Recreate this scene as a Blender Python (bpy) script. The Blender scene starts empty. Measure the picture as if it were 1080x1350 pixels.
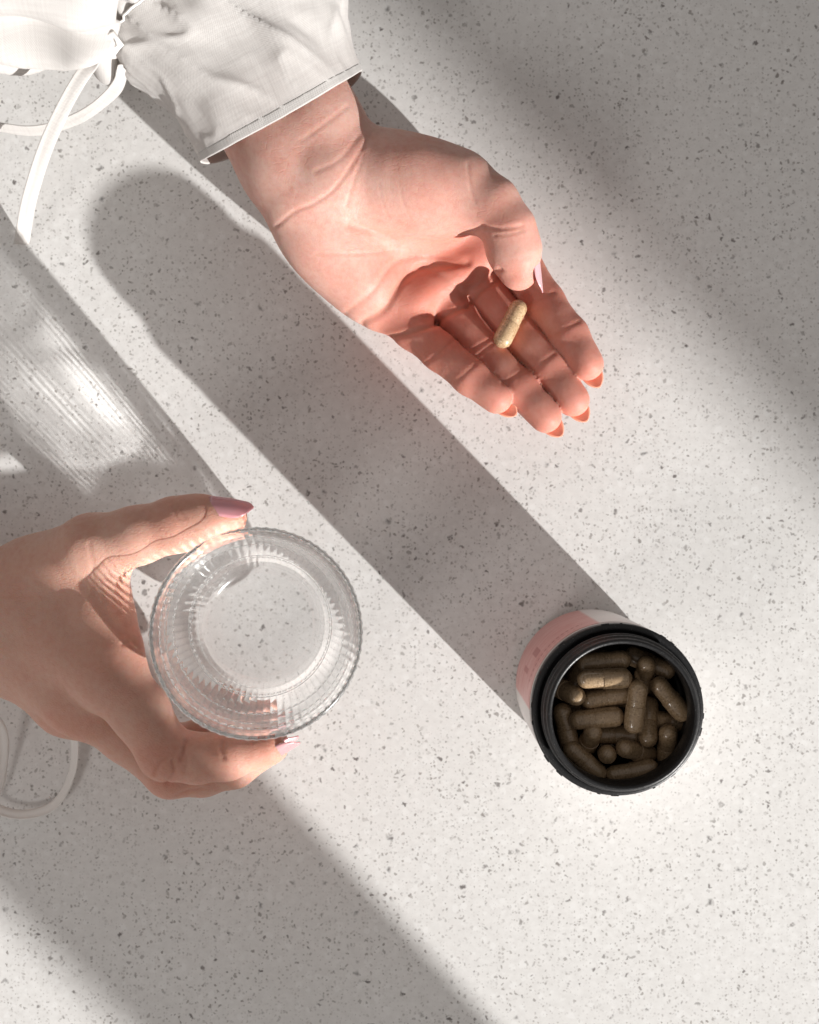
import bpy, bmesh, math, random
import numpy as np
from mathutils import Vector, Matrix, noise

# ------------------------------------------------------------------ camera, light, exposure
sc = bpy.context.scene
col = sc.collection
U = 1.0              # Blender units per metre
D = 500.0            # camera height above the counter (mm)
S0 = 2.95            # photo pixels per mm on the counter
def P(x, y, z):      # a point of the place: photo position x, y at a height of z mm
    s = S0*D/(D-z)
    return np.array([(x-540)/s, (675-y)/s, z], float)

cam_d = bpy.data.cameras.new('camera')
cam = bpy.data.objects.new('camera', cam_d); col.objects.link(cam)
cam.location = (0, 0, D*1e-3*U); cam.rotation_euler = (0, 0, 0)
cam_d.sensor_fit = 'HORIZONTAL'; cam_d.sensor_width = 36
cam_d.lens = 36*D/(1080/S0)
cam_d.clip_start = 0.01*U; cam_d.clip_end = 100*U
cam_d.dof.use_dof = True; cam_d.dof.focus_distance = 0.445*U; cam_d.dof.aperture_fstop = 12/U
sc.camera = cam

world = bpy.data.worlds.new('World'); sc.world = world; world.use_nodes = True
bg = world.node_tree.nodes['Background']
bg.inputs['Color'].default_value = (1.0, 0.945, 0.905, 1)
bg.inputs['Strength'].default_value = 0.27

ELEV = math.radians(16.1)
TL = np.array([0.697, -0.717, 0.0])            # horizontally towards the window
EP = np.array([0.717, 0.697, 0.0])             # across the light
LD = 12000.0
lamp_d = bpy.data.lights.new('window_light', 'AREA')
lamp_d.shape = 'DISK'; lamp_d.size = 0.135*U; lamp_d.energy = 3250*U*U; lamp_d.color = (1.0, 0.98, 0.95)
lamp = bpy.data.objects.new('window_light', lamp_d); col.objects.link(lamp)
lp = (TL*math.cos(ELEV) + np.array([0, 0, math.sin(ELEV)]))*LD
lamp.location = Vector(lp)*1e-3*U
lamp.rotation_euler = Vector(lp).to_track_quat('Z', 'Y').to_euler()

fill_d = bpy.data.lights.new('added_fill', 'AREA')  # added fill lamp at the left, in place of bounce off the blouse
fill_d.shape = 'RECTANGLE'; fill_d.size = .55*U; fill_d.size_y = .5*U; fill_d.energy = 7.8*U*U; fill_d.color = (1.0, 0.95, 0.91)
fill = bpy.data.objects.new('added_fill', fill_d); col.objects.link(fill)
fv = Vector((-1.0, -1.05, 1.25)); fill.location = fv.normalized()*2.3*U
fill.rotation_euler = fv.to_track_quat('Z', 'Y').to_euler()

sc.view_settings.view_transform = 'Standard'; sc.view_settings.look = 'None'
sc.view_settings.exposure = 0; sc.view_settings.gamma = 1
sc.cycles.use_denoising = True
sc.cycles.max_bounces = 20; sc.cycles.transmission_bounces = 18; sc.cycles.transparent_max_bounces = 16
sc.cycles.diffuse_bounces = 5; sc.cycles.glossy_bounces = 6
sc.cycles.caustics_refractive = True; sc.cycles.caustics_reflective = False
sc.cycles.sample_clamp_indirect = 6.0
sc.cycles.blur_glossy = 0.6

BEADS = (22, 46, 63, 72)
random.seed(7); np.BEADS = (22, 46, 63, 72)
random.seed(7)

# ------------------------------------------------------------------ helpers
def link(o, parent=None, label=None, cat=None, group=None, kind=None):
    col.objects.link(o)
    if parent is not None: o.parent = parent
    if label: o['label'] = label
    if cat: o['category'] = cat
    if group: o['group'] = group
    if kind: o['kind'] = kind
    return o

def mesh_obj(name, verts, faces, mat, parent=None, smooth=True, **kw):
    me = bpy.data.meshes.new(name)
    v = np.asarray(verts, float)*1e-3
    if isinstance(faces, np.ndarray):
        n, k = faces.shape
        me.vertices.add(len(v)); me.vertices.foreach_set('co', v.astype(np.float32).ravel())
        me.loops.add(n*k); me.loops.foreach_set('vertex_index', faces.astype(np.int32).ravel())
        me.polygons.add(n)
        me.polygons.foreach_set('loop_start', np.arange(0, n*k, k, dtype=np.int32))
        me.update(calc_edges=True); me.validate()
    else:
        me.from_pydata(v.tolist(), [], faces)
        me.update()
    me.polygons.foreach_set('use_smooth', [smooth]*len(me.polygons))
    if mat: me.materials.append(mat)
    o = bpy.data.objects.new(name, me)
    return link(o, parent, **kw)

def empty(name, loc=(0, 0, 0), **kw):
    o = bpy.data.objects.new(name, None); o.location = Vector(loc)*1e-3
    o.empty_display_size = 0.01
    return link(o, **kw)

class NT:
    def __init__(self, name):
        self.m = bpy.data.materials.new(name); self.m.use_nodes = True
        self.t = self.m.node_tree; self.t.nodes.clear()
        self.out = self.t.nodes.new('ShaderNodeOutputMaterial')
    def n(self, kind, ins=None, **props):
        nd = self.t.nodes.new('ShaderNode'+kind)
        for k, v in props.items(): setattr(nd, k, v)
        for k, v in (ins or {}).items(): self.set(nd.inputs[k], v)
        return nd
    def set(self, sock, v):
        if isinstance(v, bpy.types.NodeSocket): self.t.links.new(v, sock)
        elif isinstance(v, bpy.types.Node): self.t.links.new(v.outputs[0], sock)
        else:
            if isinstance(v, (tuple, list)) and len(v) == 3 and sock.type == 'RGBA': v = (*v, 1)
            sock.default_value = v
    def math(self, op, a, b=0.0, c=None):
        nd = self.n('Math', operation=op); self.set(nd.inputs[0], a); self.set(nd.inputs[1], b)
        if c is not None: self.set(nd.inputs[2], c)
        return nd.outputs[0]
    def mapr(self, v, a, b, c=0.0, d=1.0, smooth=False):
        nd = self.n('MapRange', {'Value': v, 'From Min': a, 'From Max': b, 'To Min': c, 'To Max': d})
        if smooth: nd.interpolation_type = 'SMOOTHSTEP'
        return nd.outputs['Result']
    def mix(self, f, a, b, blend='MIX'):
        nd = self.n('Mix', data_type='RGBA', blend_type=blend)
        self.set(nd.inputs[0], f); self.set(nd.inputs[6], a); self.set(nd.inputs[7], b)
        return nd.outputs[2]
    def finish(self, sh): self.t.links.new(sh.outputs[0], self.out.inputs['Surface']); return self.m

def simple(name, colr, rough=0.5, **kw):
    t = NT(name)
    ins = {'Base Color': colr, 'Roughness': rough}; ins.update(kw)
    return t.finish(t.n('BsdfPrincipled', ins))

# ------------------------------------------------------------------ materials
def mat_counter():
    t = NT('speckled_quartz')
    co = t.n('TexCoord').outputs['Object']
    nz = t.n('TexNoise', {'Vector': co, 'Scale': 330.0, 'Detail': 2.0})
    off = t.n('VectorMath', operation='SUBTRACT'); t.set(off.inputs[0], nz.outputs['Color']); off.inputs[1].default_value = (.5, .5, .5)
    def layer(scale, amp, prob, r0, r1, seed):
        sm = t.n('VectorMath', operation='MULTIPLY_ADD'); t.set(sm.inputs[0], off.outputs[0]); sm.inputs[1].default_value = (amp, amp, 0); 
        ad = t.n('VectorMath', operation='ADD'); t.set(ad.inputs[0], co); ad.inputs[1].default_value = (seed*.37, seed*.71, 0)
        t.set(sm.inputs[2], ad.outputs[0])
        v = t.n('TexVoronoi', {'Vector': sm.outputs[0], 'Scale': scale, 'Randomness': 1.0}, voronoi_dimensions='2D')
        sp = t.n('SeparateColor', {'Color': v.outputs['Color']})
        pick = t.math('LESS_THAN', sp.outputs[0], prob)
        rad = t.mapr(sp.outputs[1], 0, 1, r0, r1)
        d = t.math('SUBTRACT', v.outputs['Distance'], rad)
        m = t.mapr(d, -0.10, 0.06, 1.0, 0.0, True)
        return t.math('MULTIPLY', m, pick), sp.outputs[2]
    big = t.n('TexNoise', {'Vector': co, 'Scale': 14.0, 'Detail': 4.0, 'Roughness': .6})
    fine = t.n('TexNoise', {'Vector': co, 'Scale': 260.0, 'Detail': 3.0, 'Roughness': .7})
    base = t.mix(t.mapr(big.outputs[0], .3, .7), (.80, .788, .772), (.86, .852, .84))
    base = t.mix(t.mapr(fine.outputs[0], .35, .7), base, (.75, .737, .722))
    clus = t.mapr(big.outputs[0], .35, .65, .5, 1.0)
    patch = t.mapr(t.n('TexNoise', {'Vector': co, 'Scale': 34.0, 'Detail': 3.0, 'Roughness': .6}).outputs[0], .36, .6, .48, 1.0)
    # pale and dark chips of several sizes
    m0, r0_ = layer(230, .0030, .25, .15, .45, 5)
    base = t.mix(t.math('MULTIPLY', m0, .6), base, (.87, .865, .855))
    m5, r5 = layer(800, .0016, .24, .10, .42, 6)
    base = t.mix(t.math('MULTIPLY', t.math('MULTIPLY', m5, t.mapr(r5, 0, 1, .1, .6)), clus), base, (.33, .305, .285))
    m3, r3 = layer(560, .0026, .36, .08, .36, 4)
    base = t.mix(t.math('MULTIPLY', t.math('MULTIPLY', m3, t.mapr(r3, 0, 1, .12, .85)), patch), base, (.26, .235, .215))
    m1, r1_ = layer(360, .0040, .30, .06, .29, 1)
    base = t.mix(t.math('MULTIPLY', t.math('MULTIPLY', m1, patch), t.mapr(r1_, 0, 1, .12, .95)), base, (.25, .228, .214))
    m2, r2 = layer(190, .0050, .16, .05, .18, 2)
    base = t.mix(t.math('MULTIPLY', m2, t.mapr(r2, 0, 1, .5, 1.0)), base, (.18, .163, .157))
    m4, r4 = layer(70, .0042, .10, .03, .075, 3)
    base = t.mix(t.math('MULTIPLY', m4, .9), base, (.08, .072, .072))
    bp = t.n('Bump', {'Height': fine.outputs[0], 'Strength': .05, 'Distance': .0004*U})
    return t.finish(t.n('BsdfPrincipled', {'Base Color': base, 'Roughness': .5, 'Specular IOR Level': .3, 'Normal': bp.outputs[0]}))

def mat_skin(name, base, blush_shade, dorsal):
    t = NT(name)
    co = t.n('TexCoord').outputs['Object']
    ab = t.n('Attribute', attribute_name='blush_shade').outputs['Fac']
    ac = t.n('Attribute', attribute_name='crease').outputs['Fac']
    n1 = t.n('TexNoise', {'Vector': co, 'Scale': 75.0, 'Detail': 4.0, 'Roughness': .6})
    n2 = t.n('TexNoise', {'Vector': co, 'Scale': 420.0, 'Detail': 3.0, 'Roughness': .65})
    c = t.mix(t.mapr(n1.outputs[0], .3, .75, 0, .38), base, blush_shade)
    c = t.mix(t.math('MULTIPLY', ab, .95), c, blush_shade)  # own flush together with painted redness of shaded skin
    c = t.mix(t.mapr(n2.outputs[0], .4, .75, 0, .28), c, tuple(x*.86 for x in blush_shade))
    c = t.mix(t.math('MULTIPLY', ac, .55), c, (.50, .19, .13))
    # fine skin relief: crossing line fields plus pores
    mp = t.n('Mapping', {'Vector': co, 'Rotation': (0, 0, math.radians(-47 if not dorsal else 62)), 'Scale': (1, 2.6, 1)})
    v1 = t.n('TexVoronoi', {'Vector': mp.outputs[0], 'Scale': 620.0}, feature='DISTANCE_TO_EDGE')
    v2 = t.n('TexVoronoi', {'Vector': co, 'Scale': 900.0}, feature='DISTANCE_TO_EDGE')
    lines = t.math('ADD', t.mapr(v1.outputs[0], 0, .22), t.math('MULTIPLY', t.mapr(v2.outputs[0], 0, .25), .5))
    h = t.math('ADD', lines, t.math('MULTIPLY', n2.outputs[0], .6))
    bp = t.n('Bump', {'Height': h, 'Strength': .11 if not dorsal else .22, 'Distance': .0003*U})
    mp2 = t.n('Mapping', {'Vector': co, 'Rotation': (0, 0, math.radians(43 if not dorsal else -28)), 'Scale': (1, .16, 1)})
    n3 = t.n('TexNoise', {'Vector': mp2.outputs[0], 'Scale': 330.0, 'Detail': 3.0, 'Roughness': .6, 'Distortion': .5})
    bp2 = t.n('Bump', {'Height': n3.outputs[0], 'Strength': .20 if not dorsal else .24, 'Distance': .0005*U, 'Normal': bp.outputs[0]})
    mp3 = t.n('Mapping', {'Vector': co, 'Rotation': (0, 0, math.radians(-40 if not dorsal else 55)), 'Scale': (1, 1.9, 1)})
    nd = t.n('TexNoise', {'Vector': co, 'Scale': 160.0, 'Detail': 2.0})
    wv = t.n('VectorMath', operation='MULTIPLY_ADD'); t.set(wv.inputs[0], nd.outputs['Color']); wv.inputs[1].default_value = (.006, .006, .006); t.set(wv.inputs[2], mp3.outputs[0])
    v3 = t.n('TexVoronoi', {'Vector': wv.outputs[0], 'Scale': 150.0 if not dorsal else 240.0}, feature='DISTANCE_TO_EDGE')
    ln = t.mapr(v3.outputs[0], 0, .075, 1, 0, True)
    ln = t.math('MULTIPLY', ln, t.mapr(n1.outputs[0], .42, .62, 0, .4 if not dorsal else .75))
    c = t.mix(t.math('MULTIPLY', ln, .22), c, (.52, .22, .16))
    bp2 = t.n('Bump', {'Height': t.math('SUBTRACT', 1.0, ln), 'Strength': .30, 'Distance': .0003*U, 'Normal': bp2.outputs[0]})
    rg = t.mapr(n2.outputs[0], .3, .7, .48, .64)
    return t.finish(t.n('BsdfPrincipled', {'Base Color': c, 'Roughness': rg, 'Specular IOR Level': .30,
        'Subsurface Weight': .62, 'Subsurface Radius': (1.0, .30, .16), 'Subsurface Scale': .003*U, 'Normal': bp2.outputs[0]}))

def mat_linen():
    t = NT('white_linen')
    uv = t.n('UVMap').outputs[0]
    sp = t.n('SeparateXYZ', {'Vector': uv})
    nz = t.n('TexNoise', {'Vector': uv, 'Scale': 60.0, 'Detail': 3.0})
    wob = t.math('MULTIPLY', t.math('SUBTRACT', nz.outputs[0], .5), .0016)
    def thread(s, f):
        return t.math('SINE', t.math('MULTIPLY', t.math('ADD', s, wob), f))
    f = 2*math.pi/.00080
    a = thread(sp.outputs[0], f); b = thread(sp.outputs[1], f)
    weave = t.math('MULTIPLY', a, b)
    slub = t.n('TexNoise', {'Vector': t.n('Mapping', {'Vector': uv, 'Scale': (40, 900, 1)}).outputs[0], 'Scale': 1.0, 'Detail': 2.0})
    slub2 = t.n('TexNoise', {'Vector': t.n('Mapping', {'Vector': uv, 'Scale': (900, 40, 1)}).outputs[0], 'Scale': 1.0, 'Detail': 2.0})
    h = t.math('ADD', t.math('MULTIPLY', weave, .5), t.math('ADD', slub.outputs[0], slub2.outputs[0]))
    bp = t.n('Bump', {'Height': h, 'Strength': .32, 'Distance': .0003*U})
    c = t.mix(t.mapr(h, .3, 1.7), (.55, .525, .51), (.77, .755, .74))
    dif = t.n('BsdfPrincipled', {'Base Color': c, 'Roughness': .85, 'Specular IOR Level': .15, 'Sheen Weight': .15, 'Normal': bp.outputs[0]})
    tr = t.n('BsdfTranslucent', {'Color': (.93, .88, .83, 1), 'Normal': bp.outputs[0]})
    mx = t.n('MixShader', {0: .28}); t.set(mx.inputs[1], dif.outputs[0]); t.set(mx.inputs[2], tr.outputs[0])
    return t.finish(mx)

def mat_glass(GH):
    t = NT('clear_pressed_glass')
    co = t.n('TexCoord').outputs['Object']
    sp = t.n('SeparateXYZ', {'Vector': co})
    ang = t.math('ARCTAN2', sp.outputs[1], sp.outputs[0]); h = t.math('MULTIPLY', sp.outputs[2], 1000.0)
    rad = t.math('MULTIPLY', t.math('SQRT', t.math('ADD', t.math('POWER', sp.outputs[0], 2.0), t.math('POWER', sp.outputs[1], 2.0))), 1000.0)
    rib = t.math('ABSOLUTE', t.math('COSINE', t.math('MULTIPLY', ang, 36.0)))
    geo_out = t.mapr(t.n('TexNoise', {'Vector': co, 'Scale': 120.0}).outputs[0], .3, .7, .8, 1.0)
    wall = t.math('MULTIPLY', t.mapr(h, 10, 12), t.mapr(h, GH-4, GH-3, 1, 0))
    height = t.math('MULTIPLY', rib, wall)
    for c in BEADS:      # rows of beads
        g = t.math('MULTIPLY', t.mapr(t.math('ABSOLUTE', t.math('SUBTRACT', h, c)), 0.0, 1.5, 1.0, 0.0, True), 1.0)
        height = t.math('ADD', height, t.math('MULTIPLY', t.math('MULTIPLY', g, 3.0), t.math('POWER', rib, 2.0)))
    bp = t.n('Bump', {'Height': t.math('MULTIPLY', height, geo_out), 'Strength': .75, 'Distance': .0004*U})
    lw = t.n('LayerWeight', {'Blend': .5, 'Normal': bp.outputs[0]}).outputs['Facing']
    rf = t.n('BsdfGlass', {'Color': (.99, .995, .995, 1), 'Roughness': 0.0, 'IOR': 1.46, 'Normal': bp.outputs[0]})
    gl = t.n('BsdfGlossy', {'Color': (1, 1, 1, 1), 'Roughness': .20, 'Normal': bp.outputs[0]})
    fr = t.math('MULTIPLY_ADD', t.math('POWER', lw, 4.0), .12, .06)
    gn = t.mapr(t.n('TexNoise', {'Vector': co, 'Scale': 30.0, 'Detail': 2.0}).outputs[0], .34, .66, .66, 1.26)  # uneven factor that makes the painted light patchy
    gain = t.math('MULTIPLY', t.math('MULTIPLY_ADD', t.math('POWER', rib, 3.0), .36, .94), gn)       # bright stripes put into the clear colour for light focused by ribs
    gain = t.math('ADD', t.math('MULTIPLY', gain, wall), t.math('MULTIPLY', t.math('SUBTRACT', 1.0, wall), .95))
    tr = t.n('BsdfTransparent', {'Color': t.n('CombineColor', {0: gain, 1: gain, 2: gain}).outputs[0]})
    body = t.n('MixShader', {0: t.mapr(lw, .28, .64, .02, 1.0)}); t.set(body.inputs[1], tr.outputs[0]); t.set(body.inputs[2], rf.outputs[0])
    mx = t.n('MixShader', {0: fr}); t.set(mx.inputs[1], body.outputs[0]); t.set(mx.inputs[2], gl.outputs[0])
    return t.finish(mx)

def mat_capsule(name, k):
    t = NT(name)
    co = t.n('TexCoord').outputs['Object']
    n = t.n('TexNoise', {'Vector': co, 'Scale': 1100.0, 'Detail': 2.0, 'Roughness': .6})
    v = t.n('TexVoronoi', {'Vector': co, 'Scale': 1700.0})
    sp = t.n('SeparateColor', {'Color': v.outputs['Color']})
    c = t.mix(t.mapr(n.outputs[0], .3, .7), tuple(x*k for x in (.25, .168, .088)), tuple(x*k for x in (.36, .245, .145)))
    c = t.mix(t.math('MULTIPLY', t.math('LESS_THAN', sp.outputs[0], .16), .45), c, tuple(x*k for x in (.13, .08, .042)))
    c = t.mix(t.math('MULTIPLY', t.math('GREATER_THAN', sp.outputs[0], .88), .3), c, tuple(x*k for x in (.50, .38, .24)))
    bp = t.n('Bump', {'Height': n.outputs[0], 'Strength': .03, 'Distance': .0002*U})
    return t.finish(t.n('BsdfPrincipled', {'Base Color': c, 'Roughness': .45, 'Coat Weight': 1.0, 'Coat Roughness': .06, 'Coat IOR': 1.5, 'Normal': bp.outputs[0]}))

def mat_black():
    t = NT('black_plastic')
    co = t.n('TexCoord').outputs['Object']
    n = t.n('TexNoise', {'Vector': co, 'Scale': 900.0, 'Detail': 3.0})
    m = t.n('TexNoise', {'Vector': co, 'Scale': 2600.0, 'Detail': 1.0})
    dust = t.mapr(m.outputs[0], .70, .76)
    c = t.mix(dust, (.014, .014, .015), (.16, .16, .16))
    bp = t.n('Bump', {'Height': n.outputs[0], 'Strength': .2, 'Distance': .0003*U})
    return t.finish(t.n('BsdfPrincipled', {'Base Color': c, 'Roughness': t.mapr(n.outputs[0], .3, .7, .32, .5), 'Specular IOR Level': .45, 'Normal': bp.outputs[0]}))

def mat_label():
    t = NT('printed_label')
    co = t.n('TexCoord').outputs['Object']
    sp = t.n('SeparateXYZ', {'Vector': co})
    ang = t.math('ARCTAN2', sp.outputs[1], sp.outputs[0])     # -pi..pi about the jar's axis
    z = sp.outputs[2]
    a2 = t.math('MODULO', t.math('ADD', ang, 2*math.pi), 2*math.pi)
    def band(v, a, b, s):
        return t.math('MULTIPLY', t.mapr(v, a, a+s), t.mapr(v, b-s, b, 1, 0))
    nz = t.n('TexNoise', {'Vector': t.n('Mapping', {'Vector': co, 'Scale': (90, 90, 420)}).outputs[0], 'Scale': 1.0, 'Detail': 4.0, 'Roughness': .7})
    pink = t.mix(t.mapr(nz.outputs[0], .38, .66), (.70, .33, .31), (.80, .50, .47))
    c = t.mix(band(a2, 1.72, 3.20, .04), (.80, .77, .75), pink)
    line = band(z, .0465, .0485, .0003)
    blk = t.math('MULTIPLY', band(a2, 2.50, 2.62, .01), band(z, .030, .044, .0004))
    blk2 = t.math('MULTIPLY', band(a2, 2.78, 2.86, .01), band(z, .026, .040, .0004))
    dots = t.math('GREATER_THAN', t.math('SINE', t.math('MULTIPLY', a2, 90.0)), -.2)
    txt = t.math('MULTIPLY', t.math('MULTIPLY', band(z, .050, .0525, .0002), dots), band(a2, 1.9, 2.9, .02))
    txt2 = t.math('MULTIPLY', t.math('MULTIPLY', band(z, .0555, .0565, .0002), dots), band(a2, 2.0, 2.7, .02))
    mk = t.math('MAXIMUM', t.math('MAXIMUM', blk, blk2), t.math('MAXIMUM', txt, txt2))
    c = t.mix(t.math('MULTIPLY', mk, .8), c, (.52, .18, .17))
    return t.finish(t.n('BsdfPrincipled', {'Base Color': c, 'Roughness': .42}))

M_counter = mat_counter()
M_palm = mat_skin('palm_skin', (.66, .435, .37), (.57, .175, .12), False)
M_back = mat_skin('hand_skin', (.62, .39, .31), (.58, .24, .17), True)
M_linen = mat_linen()
M_caps = mat_capsule('brown_capsule_shell', 1.18)
M_caps_pale = mat_capsule('tan_capsule_shell', 1.6)
M_black = mat_black()
M_label = mat_label()
M_jar = simple('milky_plastic', (.62, .58, .55), .35)
M_jarin = simple('dark_plastic_inside', (.02, .018, .017), .5)
M_wall = simple('wall_paint', (.55, .53, .5), .8)
def nailm(name, c, tc=.0):
    return simple(name, c, .24, **{'Coat Weight': .5, 'Coat Roughness': .05, 'Subsurface Weight': .25, 'Subsurface Scale': .002*U, 'Subsurface Radius': (1, .4, .3)})
M_nail_mauve = nailm('mauve_nail_polish', (.64, .30, .33))
M_nail_pink = nailm('pale_pink_nail_polish', (.76, .42, .45))
M_nail_rose = nailm('rose_nail_polish', (.60, .31, .32))
M_nail_peach = nailm('peach_nail_polish', (.80, .36, .25))

# ------------------------------------------------------------------ the setting
def box(name, c, ax, half, mat, **kw):
    ax = [np.array(a, float)/np.linalg.norm(a) for a in ax]
    vs = []
    for sx in (-1, 1):
        for sy in (-1, 1):
            for sz in (-1, 1):
                vs.append(np.array(c) + ax[0]*half[0]*sx + ax[1]*half[1]*sy + ax[2]*half[2]*sz)
    fs = [(0, 1, 3, 2), (4, 6, 7, 5), (0, 4, 5, 1), (2, 3, 7, 6), (0, 2, 6, 4), (1, 5, 7, 3)]
    return mesh_obj(name, vs, fs, mat, smooth=False, **kw)

box('countertop', (0, 0, -15), ((1, 0, 0), (0, 1, 0), (0, 0, 1)), (600, 600, 15), M_counter, kind='structure')

def occ(e, dist):       # where something must stand, dist mm towards the window, to shade the line e of the counter
    return EP*e*(1-dist/LD) + TL*dist
# unseen panel added to cast the band of shadow, its near edge leaning
def prism(name, quad, th, mat, **kw):
    q = [np.array(p, float) for p in quad]; n = np.cross(q[1]-q[0], q[3]-q[0]); n = n/np.linalg.norm(n)*th/2
    return mesh_obj(name, [p-n for p in q]+[p+n for p in q], [(3, 2, 1, 0), (4, 5, 6, 7), (0, 1, 5, 4), (1, 2, 6, 5), (2, 3, 7, 6), (3, 0, 4, 7)], mat, smooth=False, **kw)
def hz(z): return np.array([0, 0, z])
prism('shadow_panel', [occ(-185, 700)+hz(-100), occ(-245, 1900)+hz(-100), occ(-245, 1900)+hz(900), occ(-96, 700)+hz(450)], 14, M_wall, kind='structure')
# wall beside the window
a, b = occ(140, 3300), occ(2600, 3300)
box('wall', (a+b)/2 + np.array([0, 0, 1000]), (b-a, np.cross(b-a, [0, 0, 1]), (0, 0, 1)), (np.linalg.norm(b-a)/2, 60, 1900), M_wall, kind='structure')

# ------------------------------------------------------------------ hands: distance field -> one continuous skin
class Field:
    def __init__(self, lo, hi, h):
        self.h = h; self.lo = np.array(lo, float)
        n = np.ceil((np.array(hi)-lo)/h).astype(int)+1
        self.ax = [self.lo[i]+h*np.arange(n[i]) for i in range(3)]
        self.n = n
    def blank(self): return np.full(self.n, 40.0, np.float32)
    def local(self, lo, hi):
        sl = []
        for i in range(3):
            a = int(np.clip((lo[i]-self.lo[i])/self.h, 0, self.n[i])); b = int(np.clip((hi[i]-self.lo[i])/self.h+2, 0, self.n[i]))
            sl.append(slice(a, b))
        return tuple(sl)
    def pts(self, sl):
        return (self.ax[0][sl[0]][:, None, None].astype(np.float32), self.ax[1][sl[1]][None, :, None].astype(np.float32), self.ax[2][sl[2]][None, None, :].astype(np.float32))

def smin(a, b, k):
    h = np.maximum(k-np.abs(a-b), 0)/k
    return np.minimum(a, b)-h*h*k*.25

RS = 1.0
def cone(F, G, a, b, ra, rb, k, pad=16):
    ra *= RS; rb *= RS
    a = np.array(a, float); b = np.array(b, float); R = max(ra, rb)+pad
    sl = F.local(np.minimum(a, b)-R, np.maximum(a, b)+R)
    x, y, z = F.pts(sl)
    ba = b-a; L2 = float(ba@ba)
    px, py, pz = x-np.float32(a[0]), y-np.float32(a[1]), z-np.float32(a[2])
    h = np.clip((px*np.float32(ba[0])+py*np.float32(ba[1])+pz*np.float32(ba[2]))/np.float32(L2), 0, 1)
    d = np.sqrt((px-h*np.float32(ba[0]))**2+(py-h*np.float32(ba[1]))**2+(pz-h*np.float32(ba[2]))**2)-(np.float32(ra)+h*np.float32(rb-ra))
    G[sl] = smin(G[sl], d, np.float32(k))

def ell(F, G, c, ax, r, k, pad=16):
    r = [v*RS for v in r]
    c = np.array(c, float); R = max(r)+pad
    sl = F.local(c-R, c+R); x, y, z = F.pts(sl)
    ax = [np.array(v, float)/np.linalg.norm(v) for v in ax]
    q = [(x-np.float32(c[0]))*np.float32(v[0])+(y-np.float32(c[1]))*np.float32(v[1])+(z-np.float32(c[2]))*np.float32(v[2]) for v in ax]
    k0 = np.sqrt(sum((q[i]/np.float32(r[i]))**2 for i in range(3)))
    k1 = np.sqrt(sum((q[i]/np.float32(r[i]**2))**2 for i in range(3)))+1e-6
    G[sl] = smin(G[sl], k0*(k0-1)/k1, np.float32(k))

def frame_axes(along, up=(0, 0, 1)):
    a = np.array(along, float); a /= np.linalg.norm(a)
    l = np.cross(up, a); l /= np.linalg.norm(l)
    return a, l, np.cross(a, l)

def surface_nets(F, G):
    ins = G < 0
    nx, ny, nz = G.shape
    cnt = np.zeros((nx-1, ny-1, nz-1), np.int8)
    cs = [(i, j, k) for i in (0, 1) for j in (0, 1) for k in (0, 1)]
    for i, j, k in cs: cnt += ins[i:nx-1+i, j:ny-1+j, k:nz-1+k]
    I = np.argwhere((cnt > 0) & (cnt < 8))
    idx = np.full(cnt.shape, -1, np.int32); idx[I[:, 0], I[:, 1], I[:, 2]] = np.arange(len(I))
    val = {c: G[I[:, 0]+c[0], I[:, 1]+c[1], I[:, 2]+c[2]] for c in cs}
    acc = np.zeros((len(I), 3)); w = np.zeros(len(I))
    for c in cs:
        for ax in range(3):
            if c[ax]: continue
            e = list(c); e[ax] = 1; e = tuple(e)
            va, vb = val[c], val[e]; m = (va < 0) != (vb < 0)
            tt = np.where(m, va/np.where(m, va-vb, 1), 0)
            p = np.repeat(np.array(c, float)[None], len(I), 0); p[:, ax] += tt
            acc += p*m[:, None]; w += m
    V = F.lo + F.h*(I + acc/w[:, None])
    fs = []
    for ax in range(3):
        b, c = (ax+1) % 3, (ax+2) % 3
        s0 = [slice(None)]*3; s1 = [slice(None)]*3
        s0[ax] = slice(0, -1); s1[ax] = slice(1, None)
        E = np.argwhere(ins[tuple(s0)] != ins[tuple(s1)])
        E = E[(E[:, b] > 0) & (E[:, c] > 0) & (E[:, b] < G.shape[b]-1) & (E[:, c] < G.shape[c]-1)]
        fl = ins[E[:, 0], E[:, 1], E[:, 2]]
        def g(db, dc):
            q = E.copy(); q[:, b] -= db; q[:, c] -= dc
            return idx[q[:, 0], q[:, 1], q[:, 2]]
        Q = np.stack([g(1, 1), g(0, 1), g(0, 0), g(1, 0)], 1)
        Q[~fl] = Q[~fl][:, ::-1]
        fs.append(Q)
    Fc = np.concatenate(fs); Fc = Fc[(Fc >= 0).all(1)]
    return V, Fc

def vnormals(V, Fc):
    n = np.cross(V[Fc[:, 2]]-V[Fc[:, 0]], V[Fc[:, 3]]-V[Fc[:, 1]])
    N = np.zeros_like(V)
    for i in range(4): np.add.at(N, Fc[:, i], n)
    return N/(np.linalg.norm(N, axis=1)[:, None]+1e-9)

def smooth_mesh(V, Fc, it=2, f=.5):
    for _ in range(it):
        A = np.zeros_like(V); c = np.zeros(len(V))
        for i in range(4):
            j = (i+1) % 4
            np.add.at(A, Fc[:, i], V[Fc[:, j]]); np.add.at(A, Fc[:, j], V[Fc[:, i]])
            np.add.at(c, Fc[:, i], 1); np.add.at(c, Fc[:, j], 1)
        V = V + f*(A/c[:, None]-V)
    return V

def poly_dist(p, pts):
    d = np.full(len(p), 1e9)
    for a, b in zip(pts[:-1], pts[1:]):
        a = np.array(a, float); b = np.array(b, float); ba = b-a
        h = np.clip(((p-a)@ba)/(ba@ba), 0, 1)
        d = np.minimum(d, np.linalg.norm(p-a-h[:, None]*ba, axis=1))
    return d

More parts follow.
